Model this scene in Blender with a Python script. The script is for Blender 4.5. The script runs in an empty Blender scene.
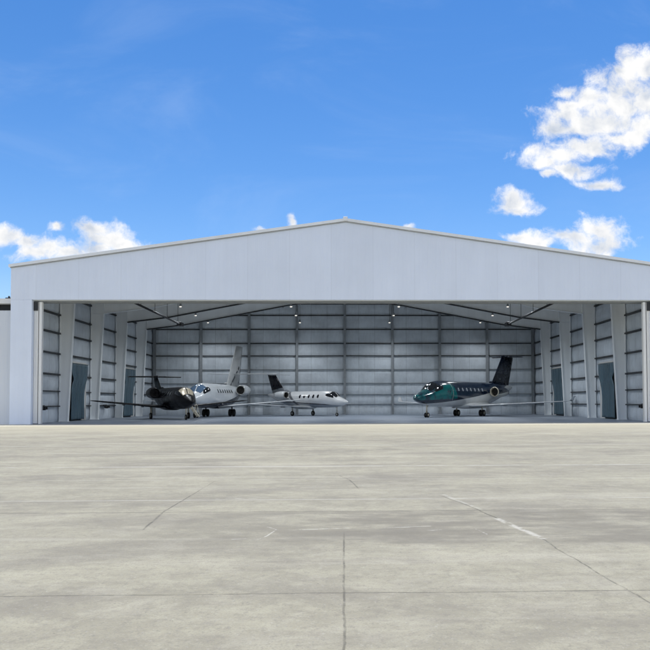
import bpy, bmesh, math, random
from math import sin, cos, pi, radians, atan2, sqrt
from mathutils import Vector, Matrix
random.seed(7)
sc = bpy.context.scene
C = sc.collection

# ------------------------------------------------------------------ helpers
def tag(o, label=None, cat=None, group=None, kind=None):
    if label: o['label'] = label
    if cat: o['category'] = cat
    if group: o['group'] = group
    if kind: o['kind'] = kind
    return o

def empty(name, loc, rz=0.0):
    o = bpy.data.objects.new(name, None)
    o.empty_display_size = 0.5
    C.objects.link(o)
    o.location = loc
    o.rotation_euler = (0, 0, rz)
    return o

class MB:
    def __init__(s):
        s.v = []; s.f = []; s.sm = []
    def quad(s, a, b, c, d, smooth=False):
        n = len(s.v); s.v += [a, b, c, d]; s.f.append((n, n+1, n+2, n+3)); s.sm.append(smooth)
    def box(s, x0, x1, y0, y1, z0, z1):
        n = len(s.v)
        s.v += [(x0,y0,z0),(x1,y0,z0),(x1,y1,z0),(x0,y1,z0),(x0,y0,z1),(x1,y0,z1),(x1,y1,z1),(x0,y1,z1)]
        for q in ((0,3,2,1),(4,5,6,7),(0,1,5,4),(1,2,6,5),(2,3,7,6),(3,0,4,7)):
            s.f.append(tuple(n+i for i in q)); s.sm.append(False)
        return s
    def prism(s, poly, y0, y1):
        """poly in (x, z), extruded along y"""
        n = len(s.v); k = len(poly)
        s.v += [(x, y0, z) for x, z in poly] + [(x, y1, z) for x, z in poly]
        s.f.append(tuple(range(n, n+k))); s.sm.append(False)
        s.f.append(tuple(range(n+2*k-1, n+k-1, -1))); s.sm.append(False)
        for i in range(k):
            j = (i+1) % k
            s.f.append((n+i, n+k+i, n+k+j, n+j)); s.sm.append(False)
        return s
    def beam(s, p, q, w, h, up=(0,0,1)):
        p = Vector(p); q = Vector(q); d = (q-p).normalized(); up = Vector(up)
        a = d.cross(up).normalized()*w*.5; b = a.cross(d).normalized()*h*.5
        n = len(s.v)
        for c in (p, q):
            s.v += [tuple(c-a-b), tuple(c+a-b), tuple(c+a+b), tuple(c-a+b)]
        for f in ((0,1,2,3),(7,6,5,4),(0,4,5,1),(1,5,6,2),(2,6,7,3),(3,7,4,0)):
            s.f.append(tuple(n+i for i in f)); s.sm.append(False)
        return s
    def rings(s, rs, cap=True, smooth=True, closed=True):
        """loft through rings of equal length"""
        n = len(s.v); k = len(rs[0])
        for r in rs: s.v += [tuple(p) for p in r]
        for i in range(len(rs)-1):
            for j in range(k if closed else k-1):
                jj = (j+1) % k
                s.f.append((n+i*k+j, n+i*k+jj, n+(i+1)*k+jj, n+(i+1)*k+j)); s.sm.append(smooth)
        if cap:
            s.f.append(tuple(range(n+k-1, n-1, -1))); s.sm.append(False)
            m = n+(len(rs)-1)*k
            s.f.append(tuple(range(m, m+k))); s.sm.append(False)
        return s
    def tube(s, p, q, r0, r1=None, n=12):
        r1 = r0 if r1 is None else r1
        p = Vector(p); q = Vector(q); d = (q-p).normalized()
        a = d.orthogonal().normalized(); b = d.cross(a)
        R = [[c + (a*cos(2*pi*i/n)+b*sin(2*pi*i/n))*r for i in range(n)] for c, r in ((p, r0), (q, r1))]
        return s.rings(R)
    def lathe(s, c, axis, prof, n=24, cap=False):
        """prof: (distance along axis, radius)"""
        c = Vector(c); d = Vector(axis).normalized(); a = d.orthogonal().normalized(); b = d.cross(a)
        R = [[c + d*t + (a*cos(2*pi*i/n)+b*sin(2*pi*i/n))*max(r, .001) for i in range(n)] for t, r in prof]
        return s.rings(R, cap=cap)
    def build(s, name, mat, parent=None, bevel=0.0):
        me = bpy.data.meshes.new(name)
        me.from_pydata([tuple(v) for v in s.v], [], s.f)
        for p, f in zip(me.polygons, s.sm): p.use_smooth = f
        bm = bmesh.new(); bm.from_mesh(me)
        bmesh.ops.recalc_face_normals(bm, faces=bm.faces)
        bm.to_mesh(me); bm.free()
        if mat: me.materials.append(mat)
        o = bpy.data.objects.new(name, me); C.objects.link(o)
        if parent: o.parent = parent
        if bevel:
            m = o.modifiers.new('bevel', 'BEVEL'); m.width = bevel; m.segments = 2; m.limit_method = 'ANGLE'
        return o

# ------------------------------------------------------------------ node helper
class N:
    def __init__(s, tree): s.t = tree; s.L = tree.links
    def node(s, typ, **kw):
        n = s.t.nodes.new(typ)
        for k, v in kw.items(): setattr(n, k, v)
        return n
    def put(s, sock, v):
        if isinstance(v, bpy.types.NodeSocket): s.L.new(v, sock)
        elif v is not None: sock.default_value = v
    def m(s, op, a, b=None, c=None, clamp=False):
        n = s.node('ShaderNodeMath', operation=op, use_clamp=clamp)
        s.put(n.inputs[0], a); s.put(n.inputs[1], b)
        if c is not None: s.put(n.inputs[2], c)
        return n.outputs[0]
    def vm(s, op, a, b=None):
        n = s.node('ShaderNodeVectorMath', operation=op)
        s.put(n.inputs[0], a); s.put(n.inputs[1], b)
        return n.outputs[1] if op in ('LENGTH', 'DOT_PRODUCT', 'DISTANCE') else n.outputs[0]
    def ramp(s, v, lo, hi, a=0.0, b=1.0, smooth=True):
        n = s.node('ShaderNodeMapRange'); n.interpolation_type = 'SMOOTHSTEP' if smooth else 'LINEAR'
        s.put(n.inputs[0], v); s.put(n.inputs[1], lo); s.put(n.inputs[2], hi); s.put(n.inputs[3], a); s.put(n.inputs[4], b)
        return n.outputs[0]
    def noise(s, vec, scale, detail=5, rough=.55, dist=0.0):
        n = s.node('ShaderNodeTexNoise'); s.put(n.inputs['Vector'], vec)
        n.inputs['Scale'].default_value = scale; n.inputs['Detail'].default_value = detail
        n.inputs['Roughness'].default_value = rough; n.inputs['Distortion'].default_value = dist
        return n.outputs[0]
    def mix(s, f, a, b, blend='MIX'):
        n = s.node('ShaderNodeMix', data_type='RGBA', blend_type=blend)
        s.put(n.inputs[0], f); s.put(n.inputs[6], a if isinstance(a, bpy.types.NodeSocket) else (*a, 1)); s.put(n.inputs[7], b if isinstance(b, bpy.types.NodeSocket) else (*b, 1))
        return n.outputs[2]
    def sep(s, v):
        n = s.node('ShaderNodeSeparateXYZ'); s.put(n.inputs[0], v); return n.outputs
    def comb(s, x, y, z=0.0):
        n = s.node('ShaderNodeCombineXYZ'); s.put(n.inputs[0], x); s.put(n.inputs[1], y); s.put(n.inputs[2], z); return n.outputs[0]
    def bump(s, h, strength=.3, dist=.05):
        n = s.node('ShaderNodeBump'); n.inputs['Strength'].default_value = strength; n.inputs['Distance'].default_value = dist
        s.put(n.inputs['Height'], h); return n.outputs[0]

def newmat(name):
    m = bpy.data.materials.new(name); m.use_nodes = True
    t = m.node_tree; n = N(t)
    bs = t.nodes['Principled BSDF']
    return m, n, bs

def simple(name, col, rough=.5, metal=0.0, coat=0.0, var=.08, scale=3.0, bump=0.0, streak=False):
    """base colour with procedural variation, roughness variation and a little bump"""
    m, n, bs = newmat(name)
    tc = n.node('ShaderNodeTexCoord').outputs['Object']
    vec = tc
    if streak:
        vec = n.vm('MULTIPLY', tc, (1.0, 1.0, .08))
    nz = n.noise(vec, scale, 6, .6)
    k = n.ramp(nz, .25, .75, 1-var, 1+var, False)
    sc_ = n.node('ShaderNodeVectorMath', operation='SCALE'); sc_.inputs[0].default_value = col; n.put(sc_.inputs['Scale'], k)
    n.L.new(sc_.outputs[0], bs.inputs['Base Color'])
    n.put(bs.inputs['Roughness'], n.ramp(n.noise(tc, scale*4, 4), .3, .7, max(rough-.06, .02), min(rough+.08, 1), False))
    bs.inputs['Metallic'].default_value = metal
    bs.inputs['Coat Weight'].default_value = coat
    if bump: n.L.new(n.bump(n.noise(tc, scale*6, 5), bump, .02), bs.inputs['Normal'])
    return m

M = {}
M['white_paint'] = simple('white_paint', (.78,.78,.77), .55, var=.05, scale=1.2, streak=True)
M['frame_paint'] = simple('frame_paint', (.85,.88,.90), .5, var=.07, scale=1.0, streak=True)
M['dark_steel'] = simple('dark_steel', (.03,.032,.035), .6)
M['girt_steel'] = simple('girt_steel', (.045,.05,.055), .6, var=.2)
M['grey_steel'] = simple('grey_steel', (.26,.28,.30), .55, var=.12)
M['black_steel'] = simple('black_steel', (.012,.012,.014), .5)
M['roof_liner'] = simple('roof_liner', (.66,.66,.62), .8, var=.08, scale=.6)
M['trim'] = simple('trim', (.80,.82,.85), .5, var=.08, scale=.5)
M['trim_shadow'] = simple('trim_shadow', (.36,.38,.41), .6)  # grey of the painted gap shadow below the rake trim
M['tyre'] = simple('tyre', (.015,.015,.016), .85, bump=.2)
M['cream_metal'] = simple('cream_metal', (.62,.57,.46), .35, metal=.3)
M['strut_metal'] = simple('strut_metal', (.55,.55,.52), .35, metal=.5)
M['bare_metal'] = simple('bare_metal', (.6,.6,.58), .25, metal=.9)
M['dark_hole'] = simple('dark_hole', (.01,.01,.011), .7)
M['jet_glass'] = simple('jet_glass', (.008,.01,.014), .06, coat=.5)
M['blue_reflection_glass'] = simple('blue_reflection_glass', (.10,.17,.28), .08, coat=.6)  # blue reflection painted into the windshield colour
M['cabin_glass'] = simple('cabin_glass', (.30,.33,.36), .12, coat=.3)
M['sunshade'] = simple('sunshade', (.55,.48,.36), .35, metal=.2)
M['curtain'] = simple('curtain', (.075,.125,.16), .4, var=.3, scale=1.5, streak=True)

# facade: painted ribbed steel sheet
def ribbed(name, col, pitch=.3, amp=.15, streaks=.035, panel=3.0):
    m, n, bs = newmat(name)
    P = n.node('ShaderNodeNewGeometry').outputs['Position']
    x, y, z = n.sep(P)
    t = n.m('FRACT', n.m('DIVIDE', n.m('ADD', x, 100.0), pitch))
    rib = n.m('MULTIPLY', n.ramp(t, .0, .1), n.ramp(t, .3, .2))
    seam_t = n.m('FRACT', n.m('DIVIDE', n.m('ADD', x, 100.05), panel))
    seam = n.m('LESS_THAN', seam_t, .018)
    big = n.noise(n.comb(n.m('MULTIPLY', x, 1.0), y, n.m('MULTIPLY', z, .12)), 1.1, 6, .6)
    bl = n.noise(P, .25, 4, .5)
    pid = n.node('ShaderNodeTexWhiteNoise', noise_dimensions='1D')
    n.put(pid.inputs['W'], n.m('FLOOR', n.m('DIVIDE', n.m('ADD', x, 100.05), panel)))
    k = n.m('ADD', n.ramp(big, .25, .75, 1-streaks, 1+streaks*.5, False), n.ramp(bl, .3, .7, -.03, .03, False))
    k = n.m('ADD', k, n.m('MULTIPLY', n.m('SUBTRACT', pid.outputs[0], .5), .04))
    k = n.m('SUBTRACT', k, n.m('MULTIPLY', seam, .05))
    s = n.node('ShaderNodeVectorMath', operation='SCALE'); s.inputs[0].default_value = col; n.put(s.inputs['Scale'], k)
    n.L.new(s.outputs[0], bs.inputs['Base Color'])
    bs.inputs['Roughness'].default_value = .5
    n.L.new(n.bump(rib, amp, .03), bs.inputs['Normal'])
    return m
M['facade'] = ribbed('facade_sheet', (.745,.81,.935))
M['annex'] = ribbed('annex_sheet', (.66,.70,.76), .9, .3)

# interior insulated liner: cloth-faced panels, faint vertical seams and stains
def liner(axis):
    m, n, bs = newmat('wall_liner_'+axis)
    P = n.node('ShaderNodeNewGeometry').outputs['Position']
    x, y, z = n.sep(P)
    u = x if axis == 'back' else y
    t = n.m('FRACT', n.m('DIVIDE', n.m('ADD', u, 100.3), 1.924 if axis == 'back' else 1.925))
    seam = n.m('LESS_THAN', t, .03)
    nz = n.noise(P, .55, 6, .6); fine = n.noise(n.comb(x, y, n.m('MULTIPLY', z, .3)), 3.0, 5, .65)
    cell = n.node('ShaderNodeTexWhiteNoise', noise_dimensions='2D')
    n.put(cell.inputs['Vector'], n.comb(n.m('FLOOR', n.m('DIVIDE', n.m('ADD', u, 100.3), 1.924)), n.m('FLOOR', n.m('DIVIDE', z, 1.65))))
    k = n.m('ADD', n.ramp(nz, .3, .7, .86, 1.08, False), n.ramp(fine, .3, .7, -.06, .06, False))
    k = n.m('ADD', k, n.m('MULTIPLY', n.m('SUBTRACT', cell.outputs[0], .5), .1))
    k = n.m('SUBTRACT', k, n.m('MULTIPLY', seam, .22))
    s = n.node('ShaderNodeVectorMath', operation='SCALE'); s.inputs[0].default_value = (.68,.74,.80); n.put(s.inputs['Scale'], k)
    n.L.new(s.outputs[0], bs.inputs['Base Color'])
    bs.inputs['Roughness'].default_value = .6
    n.L.new(n.bump(n.noise(P, 2.2, 5, .6), .5, .06), bs.inputs['Normal'])
    return m
M['liner_back'] = liner('back'); M['liner_side'] = liner('side')

# apron concrete
def concrete():
    m, n, bs = newmat('apron_concrete')
    P = n.node('ShaderNodeNewGeometry').outputs['Position']
    wob = n.noise(P, .9, 4, .6)
    wob2 = n.noise(P, 6.0, 4, .6)
    x, y, z = n.sep(P)
    # slightly crooked joints
    xj = n.m('ADD', x, n.m('MULTIPLY', n.m('SUBTRACT', wob, .5), .05))
    yj = n.m('ADD', y, n.m('ADD', n.m('MULTIPLY', n.m('SUBTRACT', wob, .5), .08), n.m('MULTIPLY', n.m('SUBTRACT', wob2, .5), .02)))
    def band(v, c, w0, w1):      # 1 at c, 0 beyond w1
        return n.ramp(n.m('ABSOLUTE', n.m('SUBTRACT', v, c)), w0, w1, 1.0, 0.0)
    base = n.mix(n.ramp(n.noise(P, .35, 8, .62), .32, .68), (.265,.243,.178), (.362,.336,.245))
    # mottling near, blotches with sharp edges
    mot = n.noise(P, 2.6, 10, .72, .4)
    base = n.mix(n.m('MULTIPLY', n.ramp(mot, .42, .62), .42), base, (.455,.43,.32))
    mot2 = n.noise(P, 7.5, 8, .75)
    base = n.mix(n.m('MULTIPLY', n.ramp(mot2, .46, .66), .42), base, (.215,.195,.155))
    # long sideways streaks (water and sweeping marks)
    st = n.noise(n.comb(n.m('MULTIPLY', x, .07), n.m('MULTIPLY', y, .75)), 1.0, 8, .68)
    base = n.mix(n.m('MULTIPLY', n.ramp(st, .44, .76), .42), base, (.215,.195,.155))
    st2 = n.noise(n.comb(n.m('ADD', n.m('MULTIPLY', x, .09), 31.0), n.m('MULTIPLY', y, 1.1)), 1.0, 8, .62)
    base = n.mix(n.m('MULTIPLY', n.ramp(st2, .52, .66), .42), base, (.46,.43,.34))
    # irregular stains
    bl = n.noise(n.comb(n.m('MULTIPLY', x, .55), y), .5, 9, .68, .6)
    base = n.mix(n.m('MULTIPLY', n.ramp(bl, .47, .64), .62), base, (.205,.185,.145))
    bl2 = n.noise(n.vm('ADD', P, (37.0, 11.0, 0.0)), 1.5, 9, .7, .5)
    base = n.mix(n.m('MULTIPLY', n.ramp(bl2, .48, .66), .24), base, (.47,.44,.35))
    pit = n.noise(P, 22.0, 2, .5)
    base = n.mix(n.m('MULTIPLY', n.ramp(pit, .70, .76), .6), base, (.13,.12,.095))
    # fine aggregate speckle
    sp = n.noise(P, 60.0, 3, .7)
    base = n.mix(n.m('MULTIPLY', n.ramp(sp, .48, .7), .4), base, (.18,.175,.16))
    sp3 = n.noise(P, 15.0, 6, .8)
    base = n.mix(n.m('MULTIPLY', n.ramp(sp3, .5, .66), .3), base, (.19,.18,.15))
    sp2 = n.noise(P, 28.0, 6, .8)
    base = n.mix(n.m('MULTIPLY', n.ramp(sp2, .54, .68), .4), base, (.52,.5,.45))
    # older, darker strip of slabs between two joints
    dk = n.m('MULTIPLY', n.ramp(yj, 8.45, 8.62), n.ramp(n.m('ADD', yj, n.m('MULTIPLY', wob, .5)), 11.5, 11.2))
    dk = n.m('MULTIPLY', dk, n.ramp(n.m('ADD', x, n.m('MULTIPLY', wob, 2.0)), -2.5, 1.0, .15, 1.0))
    dkn = n.ramp(n.noise(n.comb(n.m('MULTIPLY', x, .6), n.m('MULTIPLY', y, 1.3)), 1.3, 8, .7), .36, .6, .1, 1.0)
    base = n.mix(n.m('MULTIPLY', n.m('MULTIPLY', dk, dkn), .8), base, (.185,.168,.13))
    # pale strip in front of the doors
    pale = n.m('MULTIPLY', n.ramp(n.m('ADD', y, n.m('MULTIPLY', wob, 3.0)), 33.0, 53.0), n.m('MULTIPLY', n.ramp(n.m('ABSOLUTE', x), 45.0, 25.0), n.ramp(y, 62.0, 56.0)))
    base = n.mix(n.m('MULTIPLY', pale, .6), base, (.48,.45,.345))
    edge = n.m('MULTIPLY', n.ramp(y, 51.5, 52.4), n.m('MULTIPLY', n.ramp(y, 57.0, 56.4), n.ramp(n.m('ABSOLUTE', x), 27.0, 25.0)))
    base = n.mix(n.m('MULTIPLY', edge, .75), base, (.62,.59,.50))
    # pale sealed joints across
    for c, w, a in ((18.85,.10,.55),(15.7,.03,.3),(27.9,.12,.35),(37.3,.2,.35),(12.45,.035,.5)):
        br = n.ramp(n.noise(n.comb(n.m('MULTIPLY', x, .35), c), 1.0, 5, .7), .38, .52)
        base = n.mix(n.m('MULTIPLY', n.m('MULTIPLY', band(yj, c, w*.4, w), a), br), base, (.6,.58,.52))
    # dark joints
    brk = n.ramp(n.noise(P, 2.5, 8, .8), .38, .56, .25, 1.0)
    J = None
    def acc(v):
        nonlocal J
        J = v if J is None else n.m('MAXIMUM', J, v)
    acc(band(yj, 6.37, .003, .018))
    acc(n.m('MULTIPLY', band(yj, 11.1, .006, .04), .8))
    acc(n.m('MULTIPLY', band(yj, 15.82, .01, .06), .5))
    acc(n.m('MULTIPLY', band(yj, 1.6, .004, .02), 1.0))
    acc(n.m('MULTIPLY', band(yj, 25.0, .02, .12), .35)); acc(n.m('MULTIPLY', band(yj, 34.4, .03, .16), .3)); acc(n.m('MULTIPLY', band(yj, 44.0, .04, .2), .3))
    vx = n.m('ADD', x, n.m('ADD', n.m('MULTIPLY', n.m('SUBTRACT', wob2, .5), .02), n.m('MULTIPLY', n.m('SUBTRACT', n.noise(P, 1.6, 3, .6), .5), n.ramp(x, -.4, .6, .02, .09))))
    acc(n.m('MULTIPLY', band(vx, -.16, .003, .013), n.ramp(y, 9.6, 8.6)))
    for c in (-9.6, 9.3, 18.7, -19.0):
        acc(n.m('MULTIPLY', band(vx, c, .01, .04), .35))
    # wandering cracks as polylines
    def seg(a, b, w, amp=1.0):
        ax, ay = a; bx, by = b; dx, dy = bx-ax, by-ay; L2 = dx*dx+dy*dy
        px = n.m('SUBTRACT', vx, ax); py = n.m('SUBTRACT', yj, ay)
        t = n.m('DIVIDE', n.m('ADD', n.m('MULTIPLY', px, dx), n.m('MULTIPLY', py, dy)), L2, clamp=True)
        ex = n.m('SUBTRACT', px, n.m('MULTIPLY', t, dx)); ey = n.m('SUBTRACT', py, n.m('MULTIPLY', t, dy))
        d = n.m('SQRT', n.m('ADD', n.m('MULTIPLY', ex, ex), n.m('MULTIPLY', ey, ey)))
        return n.m('MULTIPLY', n.ramp(d, w*.15, w*.75, 1.0, 0.0), amp)
    for a, b, w in (((1.42,12.9),(1.64,11.9),.02),((1.64,11.9),(1.87,10.3),.03),((2.07,8.8),(2.12,7.23),.02),((2.12,7.23),(2.19,5.9),.02),
                    ((-2.6,9.6),(-2.71,11.23),.03),((-2.71,11.23),(-2.69,13.9),.025),((-2.69,13.9),(-2.68,15.5),.012),
                    ((-.04,15.5),(.1,14.0),.03),((-.25,16.4),(-.04,15.5),.02)):
        acc(seg(a, b, w))
    base = n.mix(n.m('MULTIPLY', n.m('MULTIPLY', J, brk), .62), base, (.07,.063,.048))
    # pale filler beside the right-hand crack, and scuffs of old paint
    fl = n.m('MAXIMUM', seg((1.87,10.3),(2.07,8.8),.09,.7), seg((1.5,13.0),(1.8,11.2),.07,.4))
    for a, b, w in (((-1.05,9.1),(-.98,9.55),.02),((-.98,9.55),(-1.1,9.75),.02),((-1.13,8.85),(-1.05,9.1),.018),((-1.42,8.9),(-1.28,8.93),.025),
                    ((.85,9.4),(1.0,9.45),.03),((-.75,9.5),(-.1,9.62),.03),((0.3,9.6),(.9,9.72),.03),((-2.2,12.6),(-1.5,12.66),.03),((4.2,9.65),(4.4,9.7),.04),((1.52,9.1),(1.45,9.5),.02)):
        fl = n.m('MAXIMUM', fl, n.m('MULTIPLY', seg(a, b, w, .9), n.ramp(wob2, .35, .55, .3, 1.0)))
    base = n.mix(n.m('MULTIPLY', fl, n.ramp(n.noise(P, 5.0, 6, .75), .40, .54, .0, .95)), base, (.55,.53,.46))
    n.L.new(base, bs.inputs['Base Color'])
    n.put(bs.inputs['Roughness'], n.ramp(mot, .3, .7, .75, .95, False))
    h = n.m('ADD', n.m('MULTIPLY', mot2, .5), n.m('ADD', n.m('MULTIPLY', sp, .25), n.m('MULTIPLY', J, -1.2)))
    n.L.new(n.bump(h, .35, .012), bs.inputs['Normal'])
    return m
M['apron'] = concrete()

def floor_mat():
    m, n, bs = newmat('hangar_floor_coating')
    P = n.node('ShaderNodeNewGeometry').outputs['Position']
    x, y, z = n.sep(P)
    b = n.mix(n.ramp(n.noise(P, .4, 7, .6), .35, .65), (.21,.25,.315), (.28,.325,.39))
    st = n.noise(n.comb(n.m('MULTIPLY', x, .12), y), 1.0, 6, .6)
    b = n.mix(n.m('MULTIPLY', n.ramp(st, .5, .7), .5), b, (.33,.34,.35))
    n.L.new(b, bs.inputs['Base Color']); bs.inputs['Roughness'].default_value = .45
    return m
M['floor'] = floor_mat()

def grass_mat():
    m, n, bs = newmat('dry_grass')
    P = n.node('ShaderNodeNewGeometry').outputs['Position']
    b = n.mix(n.ramp(n.noise(P, .08, 8, .65), .35, .65), (.05,.07,.025), (.11,.10,.05))
    n.L.new(b, bs.inputs['Base Color']); bs.inputs['Roughness'].default_value = .95
    return m
M['grass'] = grass_mat()

# ------------------------------------------------------------------ setting
mb = MB(); mb.quad((-2500,-2500,-.08),(2500,-2500,-.08),(2500,2500,-.08),(-2500,2500,-.08))
tag(mb.build('ground', M['grass']), 'flat dry grass beyond the concrete apron', 'ground', kind='structure')
mb = MB(); mb.quad((-140,-120,0),(140,-120,0),(140,160,0),(-140,160,0))
tag(mb.build('apron', M['apron']), 'weathered pale concrete apron with joints and cracks', 'apron', kind='structure')

D0 = 55.8; BAY = 7.7; W = 23.07; WO = 23.8; WI = 22.3; ZE = 11.39; ZR = 14.75; ZH = 8.87; LEN = BAY*5
SL = (ZR-ZE)/WO
def roof_z(x): return ZR - SL*abs(x)
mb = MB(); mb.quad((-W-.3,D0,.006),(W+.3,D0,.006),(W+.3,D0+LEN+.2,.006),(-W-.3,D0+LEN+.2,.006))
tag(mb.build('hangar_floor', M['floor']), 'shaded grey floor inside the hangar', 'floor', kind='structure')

# ------------------------------------------------------------------ the hangar
H = empty('hangar', (0, D0, 0))
tag(H, 'wide white gabled steel hangar with its door fully open', 'hangar')
# gable wall above the door
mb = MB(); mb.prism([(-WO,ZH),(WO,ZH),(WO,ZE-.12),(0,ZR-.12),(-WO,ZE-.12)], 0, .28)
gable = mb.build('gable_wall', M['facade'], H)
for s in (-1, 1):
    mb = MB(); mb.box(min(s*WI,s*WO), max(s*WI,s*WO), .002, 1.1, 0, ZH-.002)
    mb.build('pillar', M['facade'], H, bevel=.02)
# header box behind the gable wall with the door tracks
mb = MB(); mb.box(-WI, WI, .283, 1.55, ZH-.03, ZH+.9)
hd = mb.build('door_header', M['frame_paint'], H)
for y in (.42, .75, 1.08, 1.38):
    mb = MB(); mb.box(-WI+.02, WI-.02, y-.03, y+.03, ZH-.11, ZH-.032); mb.build('door_track', M['grey_steel'], hd)
# folded door leaves at both ends
for s in (-1, 1):
    for k, (x0, x1) in enumerate(((22.28,21.98),(22.24,21.95),(22.28,21.92))):
        y = .36+.31*k
        mb = MB(); a, b = sorted((s*x0, s*x1))
        mb.box(a, b, y, y+.13, .05, ZH-.12)
        for q in range(2):
            xx = a+.12+.25*q; mb.box(xx, xx+.06, y-.035, y-.002, .05, ZH-.13)
        mb.build('door_leaf', M['white_paint'], H, bevel=.01)
    mb = MB(); a, b = sorted((s*21.90, s*21.70)); mb.box(a, b, .3, .62, .02, ZH-.12)
    o = mb.build('door_leading_edge', M['white_paint'], H, bevel=.02)
    mb = MB(); a, b = sorted((s*22.29, s*22.0)); mb.box(a, b, .3, .62, ZH-.75, ZH-.12); mb.build('door_hinge_box', M['dark_steel'], H)
# rake trim and, under it, a grey strip that paints its gap shadow
for s in (-1, 1):
    mb = MB()
    for (o0, o1, y0, y1) in ((-.20, 0.0, -.16, .34),):
        x0, x1 = 0.0, s*(WO+.12)
        mb.prism([(x0, ZR+o0),(x1, roof_z(x1)+o0),(x1, roof_z(x1)+o1),(x0, ZR+o1)], y0, y1)
    tr = mb.build('rake_trim', M['trim'], H)
    mb = MB(); x1 = s*(WO+.03)
    mb.prism([(0, ZR-.27),(x1, roof_z(x1)-.27),(x1, roof_z(x1)-.202),(0, ZR-.202)], -.08, -.003)
    mb.build('gap_shadow', M['trim_shadow'], tr)
mb = MB(); mb.box(-.16, .16, -.26, .4, ZR-.2, ZR+.1); mb.build('ridge_cap', M['trim'], H, bevel=.03)

# roof slabs, purlins
rf = MB()
rf.prism([(-WO,ZE-.55),(0,ZR-.55),(WO,ZE-.55),(WO,ZE-.15),(0,ZR-.15),(-WO,ZE-.15)], .34, LEN+.3)
roof = rf.build('roof', M['roof_liner'], H)
for s in (-1, 1):
    for k in range(14):
        x = s*(.8+k*1.66)
        z = roof_z(x)-.55
        mb = MB(); mb.box(x-.05, x+.05, .4, LEN-.02, z-.22, z-.012+ (0 if True else 0)); mb.build('purlin', M['grey_steel'], roof)

GZ = [1.25, 2.44, 3.78, 5.45, 7.1, 8.6, 10.3, 12.0, 13.4]
def bulge_sheet(p0, du, nu, zs, dn, top=None, amp=.11, skip=None):
    """wall liner pillowed between the girts"""
    mb = MB(); p0 = Vector(p0); du = Vector(du); dn = Vector(dn)
    prev = None
    rows = []
    for a, b in zip(zs[:-1], zs[1:]):
        for k in range(7):
            t = k/7; z = a+(b-a)*t
            # sagging blanket: fullest below the middle
            rows.append((z, amp*sin(pi*t**.75)))
    rows.append((zs[-1], 0))
    grid = []
    for z, d in rows:
        r = []
        for i in range(nu+1):
            x = p0 + du*i/nu
            zz = min(z, top(x)) if top else z
            r.append(tuple(x + dn*(d*(.8+.4*sin(i*2.1+z))) + Vector((0,0,zz))))
        grid.append(r)
    mb.rings(grid, cap=False, smooth=True, closed=False)
    return mb
for s in (-1, 1):
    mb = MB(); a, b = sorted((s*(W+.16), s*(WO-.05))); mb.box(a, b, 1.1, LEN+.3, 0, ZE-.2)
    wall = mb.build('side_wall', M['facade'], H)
    bulge_sheet((s*(W+.14), .3, 0), (0, LEN-.3, 0), 60, [0.0]+GZ[:7]+[ZE-.45], (-s, 0, 0)).build('liner', M['liner_side'], wall)
    for i, z in enumerate(GZ[:7]):
        mb = MB(); a, b = sorted((s*(W-.08), s*(W+.12))); h = .07 if i > 1 else .045
        mb.box(a, b, .3, LEN-.2, z-h, z+h); mb.build('girt', M['girt_steel'], wall)
# back wall
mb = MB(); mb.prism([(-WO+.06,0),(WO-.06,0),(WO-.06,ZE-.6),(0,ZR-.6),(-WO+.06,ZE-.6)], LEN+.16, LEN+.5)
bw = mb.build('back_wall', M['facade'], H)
bulge_sheet((-W-.12, LEN+.12, 0), (2*W+.24, 0, 0), 144, [0.0]+GZ+[14.2], (0, -1, 0), top=lambda p: roof_z(p.x)-.52).build('liner', M['liner_back'], bw)
for i, z in enumerate(GZ):
    hw = W if z < ZE-.8 else min(W, (ZR-.6-z)/SL)
    h = (.035, .035, .04, .045, .055, .06, .06, .06, .06)[i]
    mb = MB(); mb.box(-hw, hw, LEN-.1, LEN+.11, z-h, z+h)
    mb.build('girt', M['girt_steel'] if i > 3 else M['grey_steel'], bw)
for i in range(9):
    x = -W+.02+5.7625*i
    if i == 0: x += .2
    if i == 8: x -= .2
    zt = roof_z(x)-.75
    mb = MB()
    mb.box(x-.14, x+.14, LEN-.42, LEN-.38, .01, zt); mb.box(x-.03, x+.03, LEN-.38, LEN-.14, .01, zt); mb.box(x-.14, x+.14, LEN-.14, LEN-.103, .01, zt)
    mb.build('column', M['grey_steel'], bw)

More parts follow.
